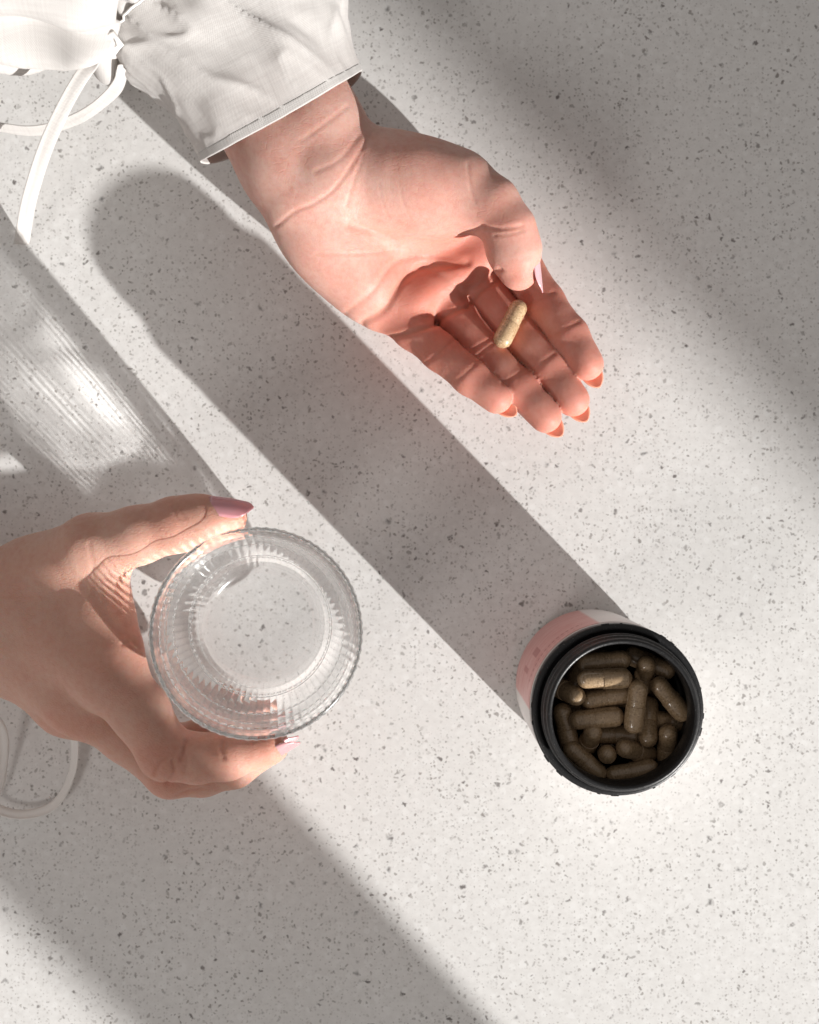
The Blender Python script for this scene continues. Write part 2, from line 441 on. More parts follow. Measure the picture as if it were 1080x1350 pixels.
def curve(pts, n=8):    # Catmull-Rom through points
    p = [np.array(q, float) for q in pts]; p = [2*p[0]-p[1]]+p+[2*p[-1]-p[-2]]
    out = []
    for i in range(1, len(p)-2):
        for t in np.linspace(0, 1, n, endpoint=False):
            a, b, c, d = p[i-1:i+3]
            out.append(.5*((2*b)+(c-a)*t+(2*a-5*b+4*c-d)*t*t+(3*b-a-3*c+d)*t**3))
    out.append(p[-2]); return out

def build_hand(name, F, palm, fingers, creases, blush_shade_pts, mat, parent, label, kff=.5, zshift=0.0):
    total = None
    for f, kk in fingers:
        g = smin(palm, f, np.float32(kk))
        total = g if total is None else smin(total, g, np.float32(kff))
    V, Fc = surface_nets(F, total)
    V = smooth_mesh(V, Fc, 2, .5)
    N = vnormals(V, Fc)
    s = S0*D/(D-V[:, 2]); q = np.stack([540+V[:, 0]*s, 675-V[:, 1]*s], 1)
    cr = np.zeros(len(V)); disp = np.zeros(len(V))
    for pts, depth, w, zlo, zhi, tint in creases:
        d = poly_dist(q, curve(pts) if len(pts) > 2 else pts)
        m = (V[:, 2] > zlo-zshift) & (V[:, 2] < zhi-zshift) & (N[:, 2] > -.1)
        e = np.exp(-(d/w)**2)*m
        lip = np.exp(-((d-2.1*w)/(1.2*w))**2)*m*.07
        disp -= depth*(e-lip); cr = np.maximum(cr, e*tint)
    # soft unevenness of flesh
    for sc_, am in ((.045, .45), (.11, .16)):
        disp += am*np.array([noise.noise(Vector(v*sc_)) for v in V])
    V = V + N*disp[:, None]
    bl = np.zeros(len(V))
    for c, r, k in blush_shade_pts:
        bl = np.maximum(bl, k*np.exp(-(np.linalg.norm(V-c, axis=1)/r)**2))
    o = mesh_obj(name, V, Fc, mat, parent, label=label)
    for nm, arr in (('blush_shade', bl), ('crease', cr)):
        at = o.data.attributes.new(nm, 'FLOAT', 'POINT'); at.data.foreach_set('value', arr.astype(np.float32))
    return o

def finger(F, pts, kin=3.5, extra=None):
    G = F.blank()
    for (a, ra), (b, rb) in zip(pts[:-1], pts[1:]): cone(F, G, a, b, ra, rb, kin)
    for c, ax, r in (extra or []): ell(F, G, c, ax, r, 4.0)
    return G

def nail(base, t, n, w, L, mat, parent, phi=.95, droop=.10, thick=.55, label=None, point=.75):
    t = np.array(t, float); t /= np.linalg.norm(t)
    n = np.array(n, float); n -= t*(n@t); n /= np.linalg.norm(n)
    l = np.cross(t, n); R = w/2/math.sin(phi)
    nu, nv = 13, 18
    vs = []
    for side in (0, 1):
        for j in range(nv):
            v = j/(nv-1)
            wf = 1.0 if v < .5 else max(.02, (1-((v-.5)/.5)**2.2))**point
            wf *= math.sqrt(max(.02, 1-(1-min(1, v/.28))**2))
            for i in range(nu):
                u = -1+2*i/(nu-1); ph = phi*u*wf
                rr = R - side*thick*(1 if abs(u) < .99 else .5)
                vs.append(base + t*L*(v - .06*(1-v)*(abs(u)**2) ) + l*rr*math.sin(ph) + n*(rr*math.cos(ph)-R) - n*droop*L*v*v)
    fs = []
    for s_ in (0, 1):
        for j in range(nv-1):
            for i in range(nu-1):
                o_ = s_*nu*nv
                f = (o_+j*nu+i, o_+j*nu+i+1, o_+(j+1)*nu+i+1, o_+(j+1)*nu+i)
                fs.append(f if s_ else f[::-1])
    o_ = nu*nv
    loop = [i for i in range(nu)]+[j*nu+nu-1 for j in range(1, nv)]+[(nv-1)*nu+i for i in range(nu-2, -1, -1)]+[j*nu for j in range(nv-2, 0, -1)]
    for a, b in zip(loop, loop[1:]+loop[:1]): fs.append((a, b, b+o_, a+o_))
    return mesh_obj('fingernail', vs, fs, mat, parent, label=label)

person = empty('person', (-300, 60, 0), label='person in a white linen blouse holding a capsule on one palm and a glass', cat='person')
person.location = (0, 0, 0)
UP = np.array([0, 0, 1.0])

# ---- open palm hand, resting low over the counter
LOW = 21.0
def PL(x, y, z): return P(x, y, z-LOW)
RS = 1.045
VOX = 0.75
F = Field([-100, 0, 1], [96, 214, 100], VOX)
W = PL(425, 236, 70)
palm = F.blank()
fo = PL(318, 40, 72)
lat = np.array([.73, .68, 0])
for off in (-9.5, 9.5):
    cone(F, palm, fo+lat*off*1.25, PL(400, 196, 70)+lat*off, 19, 16.8, 8)
    cone(F, palm, PL(400, 196, 70)+lat*off, W+lat*off*1.05, 16.8, 16.2, 8)
mcp = {'p': PL(512, 398, 42), 'r': PL(560, 366, 38), 'm': PL(603, 338, 37), 'i': PL(648, 309, 41)}
cmc = {'p': PL(432, 300, 62), 'r': PL(447, 277, 62), 'm': PL(462, 256, 62), 'i': PL(478, 236, 63)}
for k_, r_ in (('p', 12.0), ('r', 11.8), ('m', 11.8), ('i', 12.0)):
    cone(F, palm, cmc[k_], mcp[k_], 14.5, r_, 9)
    cone(F, palm, W+(cmc[k_]-W)*.3, cmc[k_], 15, 14.5, 9)
ax = frame_axes(PL(620, 262, 74)-PL(440, 215, 72), (0, 0, 1))
ell(F, palm, PL(545, 246, 69), ax, (30, 18.5, 18.5), 9)          # thenar
ax = frame_axes(PL(500, 405, 50)-PL(395, 290, 68))
ell(F, palm, PL(447, 342, 56), ax, (31, 15, 15.5), 9)            # hypothenar
# pads below the fingers
ax = frame_axes(PL(610, 330, 50)-PL(520, 400, 50))
ell(F, palm, PL(545, 398, 49), ax, (13, 8.5, 9), 6)
ell(F, palm, PL(596, 365, 47), ax, (12, 8, 8.5), 6)
ell(F, palm, PL(640, 333, 47), ax, (11, 8, 8.5), 6)
LH = {
 'pinky': [(mcp['p'], 9.4), (PL(545, 434, 48), 8.2), (PL(580, 464, 53.5), 7.4), (PL(620, 497, 58.5), 6.9), (PL(655, 525, 60), 6.2)],
 'ring': [(mcp['r'], 9.6), (PL(603, 421, 43.5), 8.4), (PL(638, 465, 48.5), 7.8), (PL(684, 512, 54), 7.3), (PL(719, 549, 56), 6.5)],
 'middle': [(mcp['m'], 9.8), (PL(643, 391, 40.5), 8.6), (PL(680, 437, 45.5), 8.0), (PL(723, 484, 51.5), 7.5), (PL(755, 527, 54), 6.7)],
 'index': [(mcp['i'], 9.8), (PL(688, 355, 43.5), 8.6), (PL(718, 399, 48.5), 8.0), (PL(751, 442, 54), 7.4), (PL(774, 480, 56.5), 6.6)],
}
fin = []
for k_, pts in LH.items():
    ex = []
    for q0, q1, f_ in ((1, 2, .5), (2, 3, .5), (3, 4, .75)):      # soft pads on the inner side of each bone
        a_, b_ = pts[q0][0], pts[q1][0]; r_ = pts[q1][1]
        axx = frame_axes(b_-a_)
        ex.append((a_+(b_-a_)*f_+axx[2]*1.5, axx, (np.linalg.norm(b_-a_)*.50, r_*.64, r_*.88)))
    fin.append((finger(F, [(p_, r_*(1 if n_ == 0 else .99)) for n_, (p_, r_) in enumerate(pts)], 3.0, ex), 4.5))
th = [(PL(520, 236, 70), 15), (PL(608, 246, 74), 11.8), (PL(648, 270, 77), 10.2), (PL(672, 302, 78), 9.3), (PL(682, 330, 76), 8.7), (PL(684, 358, 73), 7.3)]
fin.append((finger(F, th, 4.0, [(PL(664, 330, 75), frame_axes(th[5][0]-th[3][0]), (10, 6.5, 7.5)), (PL(632, 272, 75), frame_axes(th[2][0]-th[1][0]), (13, 9, 9))]), 9))
def z2(x, y): return (480+x/3.068, 160+y/3.068)
def z1(x, y): return (240+x/3.176, 100+y/3.176)
cre = [
 ([z2(-60, 420), z2(60, 450), z2(200, 480), z2(330, 487), z2(430, 455), z2(480, 425)], .5, 5.0, 40, 100, .25),      # round the thumb mound
 ([z2(-90, 790), z2(30, 690), z2(130, 570), z2(250, 545), z2(420, 560)], .35, 4.2, 36, 80, .30),
 ([z2(-5, 815), z2(80, 760), z2(160, 640), z2(240, 590), z2(330, 580), z2(420, 575)], 1.0, 4.6, 36, 80, .7),       # heart line
 ([z2(230, 585), z2(340, 640), z2(410, 720)], .4, 4.2, 36, 80, .3),
 ([z2(380, 660), z2(450, 665), z2(520, 620), z2(560, 595)], .6, 4.2, 36, 80, .5),
 ([z2(80, 882), z2(200, 850), z2(290, 822)], .8, 3.4, 28, 75, .8),
 ([z2(295, 815), z2(350, 775), z2(420, 745)], .8, 3.4, 28, 75, .8),
 ([z2(420, 750), z2(470, 690), z2(545, 640)], .8, 3.4, 28, 75, .8),
 ([z2(488, 430), z2(560, 435), z2(640, 425)], .5, 3.0, 60, 110, .45),
 ([z2(530, 460), z2(590, 455), z2(650, 440)], .3, 2.4, 60, 110, .3),
 ([z2(240, 985), z2(300, 940), z2(370, 880)], .25, 2.4, 40, 80, .45),
 ([z2(355, 1065), z2(400, 1030), z2(450, 985)], .22, 2.4, 40, 80, .4),
 ([z2(440, 925), z2(470, 905), z2(510, 880)], .3, 2.4, 40, 80, .5),
 ([z2(455, 950), z2(480, 930), z2(520, 900)], .22, 2.0, 40, 80, .4),
 ([z2(560, 1060), z2(610, 1030), z2(650, 1005)], .22, 2.4, 40, 80, .4),
 ([z2(600, 850), z2(650, 800), z2(690, 770)], .22, 2.6, 40, 80, .4),
 ([z2(690, 1010), z2(730, 970), z2(770, 940)], .22, 2.6, 40, 80, .4),
 ([z2(660, 745), z2(720, 715), z2(770, 690)], .22, 2.6, 40, 80, .4),
 ([z2(755, 870), z2(810, 840), z2(870, 810)], .22, 2.6, 40, 80, .4),
 ([z1(395, 630), z1(470, 570), z1(560, 530), z1(640, 470), z1(720, 360), z1(790, 240)], .32, 2.6, 50, 110, .35),   # wrist
 ([z1(560, 400), z1(660, 350), z1(740, 250)], .22, 2.8, 50, 110, .2),
 ([z1(690, 540), z1(720, 440), z1(760, 330)], .2, 2.4, 50, 110, .2),
 ([z1(500, 270), z1(600, 200), z1(690, 130)], .18, 2.8, 50, 120, .15),
 ([z1(700, 600), z1(780, 640), z1(900, 690)], .2, 2.2, 45, 110, .2),
 ([z1(560, 745), z1(760, 745), z1(950, 720)], .18, 2.0, 40, 100, .15),
 ([z2(60, 250), z2(75, 330), z2(100, 390)], .14, 1.6, 60, 110, .12),
 ([z2(140, 240), z2(160, 330), z2(190, 400)], .14, 1.6, 60, 110, .12),
 ([z2(420, 170), z2(430, 260), z2(450, 330)], .2, 2.0, 60, 110, .15),
]
bls = []
for k_, pts in LH.items():
    bls.append((pts[-1][0], 14, .85)); bls.append((pts[2][0], 18, 1.0)); bls.append((pts[3][0], 16, .9)); bls.append((pts[1][0], 20, 1.0))  # flush of tips and joints, plus the red of shaded fingers painted in
bls += [(th[-1][0], 11, .8), (PL(560, 380, 55), 20, .9), (PL(610, 345, 55), 20, .9), (PL(500, 350, 60), 26, .45), (PL(600, 310, 60), 20, .5), (th[3][0], 16, .45), (PL(590, 255, 88), 22, .25)]
hand = build_hand('hand', F, palm, fin, cre, bls, M_palm, person, 'open left hand, palm up, fingers cupped around a capsule', zshift=LOW)
for k_, pts in LH.items():
    t_ = pts[-1][0]-pts[-2][0]; t_ /= np.linalg.norm(t_)
    t_ = t_+np.array([0.05, -.05, .12]); t_ /= np.linalg.norm(t_)
    r_ = pts[-1][1]
    n_ = -UP + t_*(UP@t_)
    nail(pts[-1][0]-t_*5+n_*r_*.80, t_, n_, r_*1.42, 15.2, M_nail_peach, hand, droop=.02)
t_ = PL(697, 388, 74)-PL(690, 332, 78); n_ = np.array([.95, .18, .10])
nail(PL(697, 330, 76)+n_*4.2, t_, n_, 11.0, 17.5, M_nail_pink, hand, droop=.02, label='pale pink thumbnail seen from its edge')

RS = 1.0
# ---- gripping hand
F = Field([-215, -150, 6], [-40, 32, 112], VOX)
palm = F.blank()
W = P(-40, 800, 50)
wl = np.array([.15, .80, .45]); wl /= np.linalg.norm(wl)
for off in (-11, 11):
    cone(F, palm, P(-260, 830, 48)+wl*off, W+wl*off, 20, 18, 9)
mcp = {'i': P(140, 886, 80), 'm': P(108, 926, 66), 'r': P(88, 928, 50), 'p': P(78, 908, 36)}
cmc = {'i': P(20, 800, 59), 'm': P(10, 830, 55), 'r': P(5, 845, 46), 'p': P(5, 850, 40)}
for k_, r_ in (('i', 12.5), ('m', 12.3), ('r', 12), ('p', 11)):
    cone(F, palm, cmc[k_], mcp[k_], 14.5, r_, 11)
    cone(F, palm, W+(cmc[k_]-W)*.2, cmc[k_], 16, 14.5, 11)
ax = frame_axes(P(140, 770, 72)-P(20, 750, 70))
ell(F, palm, P(76, 776, 62), ax, (25, 18, 16), 10)
ell(F, palm, P(106, 806, 68), frame_axes(P(150, 860, 74)-P(110, 740, 70)), (20, 12, 12), 8)
ell(F, palm, P(104, 832, 67), frame_axes(P(160, 860, 74)-P(60, 790, 64)), (18, 14, 13), 10)
cone(F, palm, P(136, 748, 77), P(138, 800, 76), 9.5, 8.5, 8)
cone(F, palm, P(138, 800, 76), P(152, 850, 78), 8.5, 9.5, 8)
RH = {
 'index': [(mcp['i'], 11.6), (P(185, 938, 82), 10.6), (P(219, 993, 80), 9.9), (P(258, 1000, 79), 8.9), (P(298, 997, 78), 8.6), (P(350, 984, 76), 7.2)],
 'middle': [(mcp['m'], 11.8), (P(170, 968, 63), 10.8), (P(226, 1016, 60), 10.2), (P(268, 1018, 59), 9.2), (P(308, 1009, 58), 8.6), (P(356, 983, 56), 7.4)],
 'ring': [(mcp['r'], 11), (P(160, 962, 45), 10.2), (P(212, 1000, 41), 9.8), (P(300, 995, 38), 8.4), (P(350, 965, 37), 7.2)],
 'pinky': [(mcp['p'], 10), (P(178, 970, 26), 8.8), (P(242, 980, 23), 7.8), (P(292, 955, 22), 6.8)],
}
fin = []
for k_, pts in RH.items(): fin.append((finger(F, pts, 3.2), 7.0))
th = [(P(50, 758, 60), 15.5), (P(122, 722, 79), 12.2), (P(180, 706, 84), 10.6), (P(232, 692, 84), 9.9), (P(262, 686, 83), 9.2), (P(300, 681, 81), 7.4)]
fin.append((finger(F, th, 4.0, [(P(262, 692, 81), frame_axes(th[5][0]-th[3][0]), (13, 8, 8))]), 8))
def z3(x, y): return (x/2.812, 600+y/2.812)
def z8(x, y): return (x/3.6, 880+y/3.6)
cre = [
 ([z8(735, 505), z8(760, 455), z8(790, 430)], .5, 2.4, 60, 110, .6), ([z8(790, 550), z8(825, 500), z8(820, 445)], .5, 2.4, 60, 110, .5),
 ([z8(880, 500), z8(885, 440), z8(870, 380)], .4, 2.4, 60, 110, .4), ([z8(835, 610), z8(880, 590), z8(960, 575)], .4, 2.2, 40, 110, .4),
 ([z8(880, 350), z8(872, 400), z8(860, 440)], .7, 2.8, 60, 110, .7),
 ([z8(500, 50), z8(530, 0), z8(580, -30)], .1, 1.8, 60, 110, .12), ([z8(545, 100), z8(570, 50), z8(600, 30)], .1, 1.8, 60, 110, .12),
 ([z3(340, 460), z3(360, 560), z3(420, 640), z3(500, 690)], .14, 4.0, 50, 110, .3),
 ([z3(400, 470), z3(430, 560), z3(470, 640)], .1, 3.2, 50, 110, .3), ([z3(440, 450), z3(455, 530), z3(480, 600)], .1, 3.0, 50, 110, .3),
 ([z3(455, 700), z3(490, 690), z3(520, 720)], .5, 2.8, 50, 110, .4),
 ([z3(330, 330), z3(345, 400), z3(350, 460)], .3, 2.6, 60, 110, .2),
 ([z3(640, 190), z3(650, 215), z3(665, 240)], .25, 2.0, 70, 110, .3), ([z3(660, 185), z3(672, 210), z3(690, 235)], .25, 2.0, 70, 110, .3),
 ((lambda c: c)([(294, 978), (292, 990), (296, 1000)]), .6, 2.6, 60, 110, .6),
]
bls = [(RH['index'][2][0], 12, .8), (RH['index'][4][0], 12, .7), (RH['index'][5][0], 11, 1), (RH['middle'][2][0], 12, .8), (RH['middle'][5][0], 11, 1),
       (RH['ring'][4][0], 12, 1), (th[-1][0], 12, .8), (th[3][0], 12, .6), (P(178, 840, 78), 14, .6), (mcp['i'], 14, .4), (P(95, 950, 70), 14, .5)]
hand2 = build_hand('hand', F, palm, fin, cre, bls, M_back, person, 'right hand seen from its back, wrapped around a glass')
t_ = P(337, 678, 82)-P(278, 672, 84); n_ = np.array([-.02, .80, .60])
nail(P(281, 679, 83)+n_/np.linalg.norm(n_)*7.4, t_, n_, 11.5, 16, M_nail_mauve, hand2, label='mauve pink almond thumbnail', point=.85)
for k_, dz in (('index', 0), ('middle', 0)):
    p0, p1 = RH[k_][-2][0], RH[k_][-1][0]
    t_ = p1-p0; t_ /= np.linalg.norm(t_); t_ = t_+np.array([.05, .22, .02])
    n_ = np.array([.35, -.85, .42])
    nail(p1-t_/np.linalg.norm(t_)*5+n_/np.linalg.norm(n_)*6.2, t_, n_, 11, 18, M_nail_rose, hand2, label='pale pink nail of the %s finger' % k_)

# ------------------------------------------------------------------ glass
def lathe_frame(c0, c1):
    a, l, u = frame_axes(np.array(c1)-np.array(c0), (0, 1, 0))
    return a, l, u
g_top = np.array([-55.4, -44.0, 95.0]); g_bot = np.array([-64.0, -48.4, 14.0])
gz = g_top-g_bot; GH = np.linalg.norm(gz); gz /= GH
gx = np.cross([0, 1, 0], gz); gx /= np.linalg.norm(gx); gy = np.cross(gz, gx)
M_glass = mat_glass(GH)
def build_glass():
    NA = 288
    kn = [(0, 24.5), (2, 26.6), (8, 28.6), (20, 31.4), (40, 35.0), (58, 36.9), (72, 37.8), (GH-1, 38.5), (GH, 38.2)]
    def cr_interp(h, kk):       # smooth through the knots so that the light bends evenly
        xs = np.array([p[0] for p in kk]); ys = np.array([p[1] for p in kk])
        m = np.gradient(ys, xs); q = int(np.clip(np.searchsorted(xs, h)-1, 0, len(xs)-2))
        d = xs[q+1]-xs[q]; u = (h-xs[q])/d
        return (2*u**3-3*u**2+1)*ys[q]+(u**3-2*u**2+u)*d*m[q]+(-2*u**3+3*u**2)*ys[q+1]+(u**3-u**2)*d*m[q+1]
    ki = [(7.2, 20.8), (9, 23.5), (14, 25.8), (22, 28.4), (40, 32.2), (58, 34.3), (72, 35.2), (GH-1, 36.6)]
    prof = [(7, 1.6, 0), (16, 1.5, 0), (20, 1.2, 0), (22.3, .3, 0), (23.6, 0, 0)]
    for h in np.concatenate([np.linspace(.3, 6, 9), np.linspace(7, GH-5, 60), np.linspace(GH-4.5, GH, 12)]):
        prof.append((cr_interp(h, kn), h, .16 if h > GH-4 and h < GH-.2 else 0))
    prof += [(37.8, GH+.45, 0), (37.2, GH+.5, 0), (36.8, GH, 0)]
    for h in np.linspace(GH-1, 9, 60): prof.append((cr_interp(h, ki), h, 0))
    for r, h in ((22.6, 8.0), (21.0, 7.3), (18.5, 7.0), (14, 6.9), (7, 6.9)): prof.append((r, h, 0))
    vs = []; th_ = np.linspace(0, 2*math.pi, NA, endpoint=False)
    for r, h, rb in prof:
        rr = r+rb*np.cos(72*th_)
        vs.append(np.stack([rr*np.cos(th_), rr*np.sin(th_), np.full(NA, h)], 1))
    vs = np.concatenate(vs)
    n = len(prof); i = np.arange(NA); j = (i+1) % NA
    faces = np.concatenate([np.stack([k*NA+i, k*NA+j, (k+1)*NA+j, (k+1)*NA+i], 1) for k in range(n-1)]).tolist()
    vs = np.concatenate([vs, [(0, 0, 1.6), (0, 0, 6.9)]])
    c0, c1 = n*NA, n*NA+1
    for q in range(NA):
        r_ = (q+1) % NA
        faces.append((c0, r_, q)); faces.append((c1, (n-1)*NA+q, (n-1)*NA+r_))
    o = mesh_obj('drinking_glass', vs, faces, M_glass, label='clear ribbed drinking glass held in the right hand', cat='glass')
    o.location = Vector(g_bot)*1e-3
    o.rotation_mode = 'QUATERNION'
    o.rotation_quaternion = Matrix((gx, gy, gz)).transposed().to_quaternion()
    return o
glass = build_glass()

# ------------------------------------------------------------------ jar with capsules
JX, JY = 80.3, -76.3
jar = empty('pill_jar', (JX, JY, 0), label='open jar with a black neck and pink label, full of brown capsules', cat='jar')
def lathe(name, prof, mat, parent, NA=128, wob=None, **kw):
    vs = []
    for k, (r, z) in enumerate(prof):
        for i in range(NA):
            a = 2*math.pi*i/NA
            rr, zz = (r, z) if wob is None else wob(k, a, r, z)
            vs.append((rr*math.cos(a), rr*math.sin(a), zz))
    fs = [(k*NA+i, k*NA+(i+1) % NA, (k+1)*NA+(i+1) % NA, (k+1)*NA+i) for k in range(len(prof)-1) for i in range(NA)]
    return mesh_obj(name, vs, fs, mat, parent, **kw)
body = lathe('body', [(.01, .0), (27, 0), (30.8, .5), (32.5, 2), (33.0, 4), (33.0, 61), (31, 64.5), (29.0, 66.5), (28.0, 67)], M_jar, jar)
lathe('label', [(33.02, 5), (33.2, 5.05), (33.25, 5.3), (33.25, 59.7), (33.2, 59.95), (33.02, 60)], M_label, jar, label='white label with a pink printed panel')
lathe('inner_wall', [(27.6, 69), (28.6, 64), (29.2, 60), (29.2, 34), (25, 33), (.01, 33)], M_jarin, jar)
def teeth(k, a, r, z):
    return r, z
lathe('collar', [(30.6, 63.6), (32.7, 63.4), (33.2, 64.0), (33.3, 67.6), (33.15, 68.3), (32.7, 68.7), (31.2, 68.8), (30.6, 68.5), (30.3, 67.3), (27.9, 67.2)], M_black, jar, NA=160)
neck = lathe('neck', [(r_+.9, z_) for r_, z_ in [(27.3, 66.5), (28.3, 67.2), (28.4, 70.0), (28.3, 70.6), (28.9, 71.0), (29.1, 71.7), (28.9, 72.4), (28.2, 72.8), (28.1, 75.2), (28.7, 75.6), (28.8, 76.2), (28.6, 76.8), (27.9, 77.2), (27.8, 79.3), (27.4, 79.9), (26.9, 80.1), (26.2, 79.9), (25.8, 79.3), (25.7, 69.5), (25.9, 68.6), (27.0, 67.5)]], M_black, jar, NA=160)
# break-away bridges and burrs round the collar
rb = random.Random(3)
burr_me = None
for q in range(17):
    a = 2*math.pi*q/17+rb.uniform(-.14, .14)
    w_, h_, d_ = .4+rb.random()*1.3, .2+.3*rb.random(), .15+.28*rb.random()
    c = np.array([33.2*math.cos(a), 33.2*math.sin(a), 68.0+rb.uniform(-.5, .3)])
    o = box('bridge', c, ((math.cos(a), math.sin(a), 0), (-math.sin(a), math.cos(a), 0), (0, 0, 1)), (d_, w_, h_), M_black, parent=jar)
    bm_ = o.modifiers.new('round', 'BEVEL'); bm_.width = .00015; bm_.segments = 2

CR, CL = 3.75, 21.6      # capsule radius and length, mm
def capsule_mesh(name, r, z0, z1, dome0, dome1):
    prof = []
    if dome0: prof += [(r*math.sin(t), z0+r-r*math.cos(t)) for t in np.linspace(.02, math.pi/2, 9)]
    else: prof += [(r-.32, z0), (r-.05, z0), (r, z0+.1)]
    if dome1: prof += [(r*math.sin(t), z1-r+r*math.cos(t)) for t in np.linspace(math.pi/2, .02, 9)]
    else: prof += [(r, z1-.1), (r-.05, z1), (r-.32, z1)]
    NA = 28; vs = []
    for rr, z in prof:
        for i in range(NA): vs.append((rr*math.cos(2*math.pi*i/NA), rr*math.sin(2*math.pi*i/NA), z))
    fs = [(k*NA+i, k*NA+(i+1) % NA, (k+1)*NA+(i+1) % NA, (k+1)*NA+i) for k in range(len(prof)-1) for i in range(NA)]
    if dome0: fs.append(tuple(range(NA-1, -1, -1)))
    if dome1: fs.append(tuple((len(prof)-1)*NA+i for i in range(NA)))
    me = bpy.data.meshes.new(name); me.from_pydata((np.array(vs)*1e-3).tolist(), [], fs)
    me.polygons.foreach_set('use_smooth', [True]*len(me.polygons)); me.update()
    return me
ME_body = {}; ME_cap = {}
for nm, mt in (('b', M_caps), ('p', M_caps_pale)):
    ME_body[nm] = capsule_mesh('capsule', CR, -CL/2, CL/2-2, True, False); ME_body[nm].materials.append(mt)
    ME_cap[nm] = capsule_mesh('cap', CR+.26, -.6, CL/2, False, True); ME_cap[nm].materials.append(mt)
def capsule(c, d, label, nm='b', group=None, roll=0.0):
    o = bpy.data.objects.new('capsule', ME_body[nm]); link(o, None, label=label, cat='capsule', group=group)
    q = Vector(d).to_track_quat('Z', 'Y')
    o.rotation_mode = 'QUATERNION'; o.rotation_quaternion = q; o.location = Vector(c)*1e-3
    k = bpy.data.objects.new('cap', ME_cap[nm]); link(k, o)
    return o
def z5(x, y): return (650+x/3.484, 780+y/3.484)
def cap_at(p, q, za, zb, label, nm='b', group='capsules in the jar', end=None):
    """ends p, q as zoomed positions with heights; the capsule keeps its true length"""
    A = P(*z5(*p), za); B = P(*z5(*q), zb); d = B-A; d /= np.linalg.norm(d)
    c = (A+B)/2 if end is None else A+d*(CL/2-CR)
    return capsule(c, d, label, nm, group)
jl = [
 ((425, 402), (600, 398), 68, 68, 'brightest sunlit tan capsule lying level near the top of the jar', 'b', None),
 ((382, 480), (300, 440), 67, 58, 'capsule end lit like a ball beside the left jar wall', 'b', 1),
 ((452, 497), (605, 470), 61, 61, 'shaded capsule lying just under the brightest capsule', 'b', None),
 ((592, 312), (470, 325), 62, 60, 'capsule with a lit tip at the top edge of the jar opening', 'b', 1),
 ((705, 335), (690, 420), 63, 54, 'short-looking capsule leaning at the top right of the jar opening', 'b', 1),
 ((795, 362), (720, 330), 58, 56, 'half-hidden capsule at the upper right jar wall', 'b', 1),
 ((667, 447), (648, 610), 69, 67, 'large upright-looking capsule in the middle of the jar, on top of the others', 'b', None),
 ((765, 432), (868, 555), 63, 61, 'slanting capsule with a long highlight near the right jar wall', 'b', None),
 ((392, 590), (560, 574), 63, 64, 'level capsule left of the middle, below the shaded one', 'b', None),
 ((460, 648), (425, 720), 64, 52, 'capsule standing on end left of the jar middle, with a lit dome', 'b', 1),
 ((525, 748), (525, 730), 62, 45, 'small-looking capsule pointing straight up in the lower middle', 'b', 1),
 ((608, 720), (720, 745), 63, 53, 'capsule with its round end towards us, sloping down to the right', 'b', 1),
 ((712, 672), (715, 560), 61, 55, 'capsule sticking out below the large upright-looking one', 'b', 1),
 ((805, 652), (800, 770), 62, 56, 'capsule leaning down along the lower right of the jar', 'b', 1),
 ((362, 725), (480, 835), 60, 59, 'dark capsule lying aslant at the lower left jar wall', 'b', None),
 ((556, 842), (722, 815), 59, 60, 'dark level capsule at the bottom edge of the jar opening', 'b', None),
 ((322, 570), (350, 690), 59, 57, 'dark capsule hugging the left jar wall', 'b', None),
 ((760, 590), (860, 602), 55, 54, 'dark capsule deep down under the slanting one at the right', 'b', None),
 ((505, 655), (620, 660), 55, 55, 'dark capsule deep down in the middle of the pile', 'b', None),
]
for p, q, za, zb, lb, nm, en in jl: cap_at(p, q, za-1.5, zb-1.5, lb, nm, end=en)
rr_ = random.Random(11)
for q in range(11):        # lower layer glimpsed between the upper ones
    a = rr_.uniform(0, 2*math.pi); r_ = 17*math.sqrt(rr_.random()); t_ = rr_.uniform(0, math.pi)
    capsule((JX+r_*math.cos(a), JY+r_*math.sin(a), 40+rr_.uniform(-2, 7)), (math.cos(t_), math.sin(t_), rr_.uniform(-.3, .3)), 'dark capsule deep in the jar, glimpsed between the upper ones', 'b', 'capsules at the bottom of the jar')
# the one in the palm
A, B = PL(684, 405, 57.8), PL(662, 449, 57.8)
d_ = (B-A)/np.linalg.norm(B-A)
capsule((A+B)/2, d_, 'single tan capsule lying on the fingers of the open palm', 'p')

# ------------------------------------------------------------------ blouse
def loft(name, rings, mat, parent, uvs=None, thick=.5, **kw):
    nr, nc = len(rings), len(rings[0]); R = np.array(rings)
    vs = R.reshape(-1, 3)
    fs = [(j*nc+i, j*nc+i+1, (j+1)*nc+i+1, (j+1)*nc+i) for j in range(nr-1) for i in range(nc-1)]
    o = mesh_obj(name, vs, fs, mat, parent, **kw)
    # cloth coordinates in metres along the two thread directions
    du = np.concatenate([[0], np.cumsum(np.linalg.norm(np.diff(R.mean(0), axis=0), axis=1))])*1e-3
    dv = np.concatenate([[0], np.cumsum(np.linalg.norm(np.diff(R[:, :], axis=0), axis=2).mean(1))])*1e-3
    per = np.linalg.norm(np.diff(R, axis=1), axis=2).mean(0); du = np.concatenate([[0], np.cumsum(per)])*1e-3
    uvl = o.data.uv_layers.new(name='UVMap'); li = np.zeros(len(o.data.loops), np.int32); o.data.loops.foreach_get('vertex_index', li)
    uv = np.stack([du[li % nc], dv[li//nc]], 1); uvl.data.foreach_set('uv', uv.astype(np.float32).ravel())
    if thick:
        m = o.modifiers.new('cloth', 'SOLIDIFY'); m.thickness = thick*1e-3; m.offset = 0
    return o
sleeve = empty('sleeve', (0, 0, 0)); sleeve.parent = person; sleeve['label'] = 'white linen sleeve with a gathered cuff at the top left'
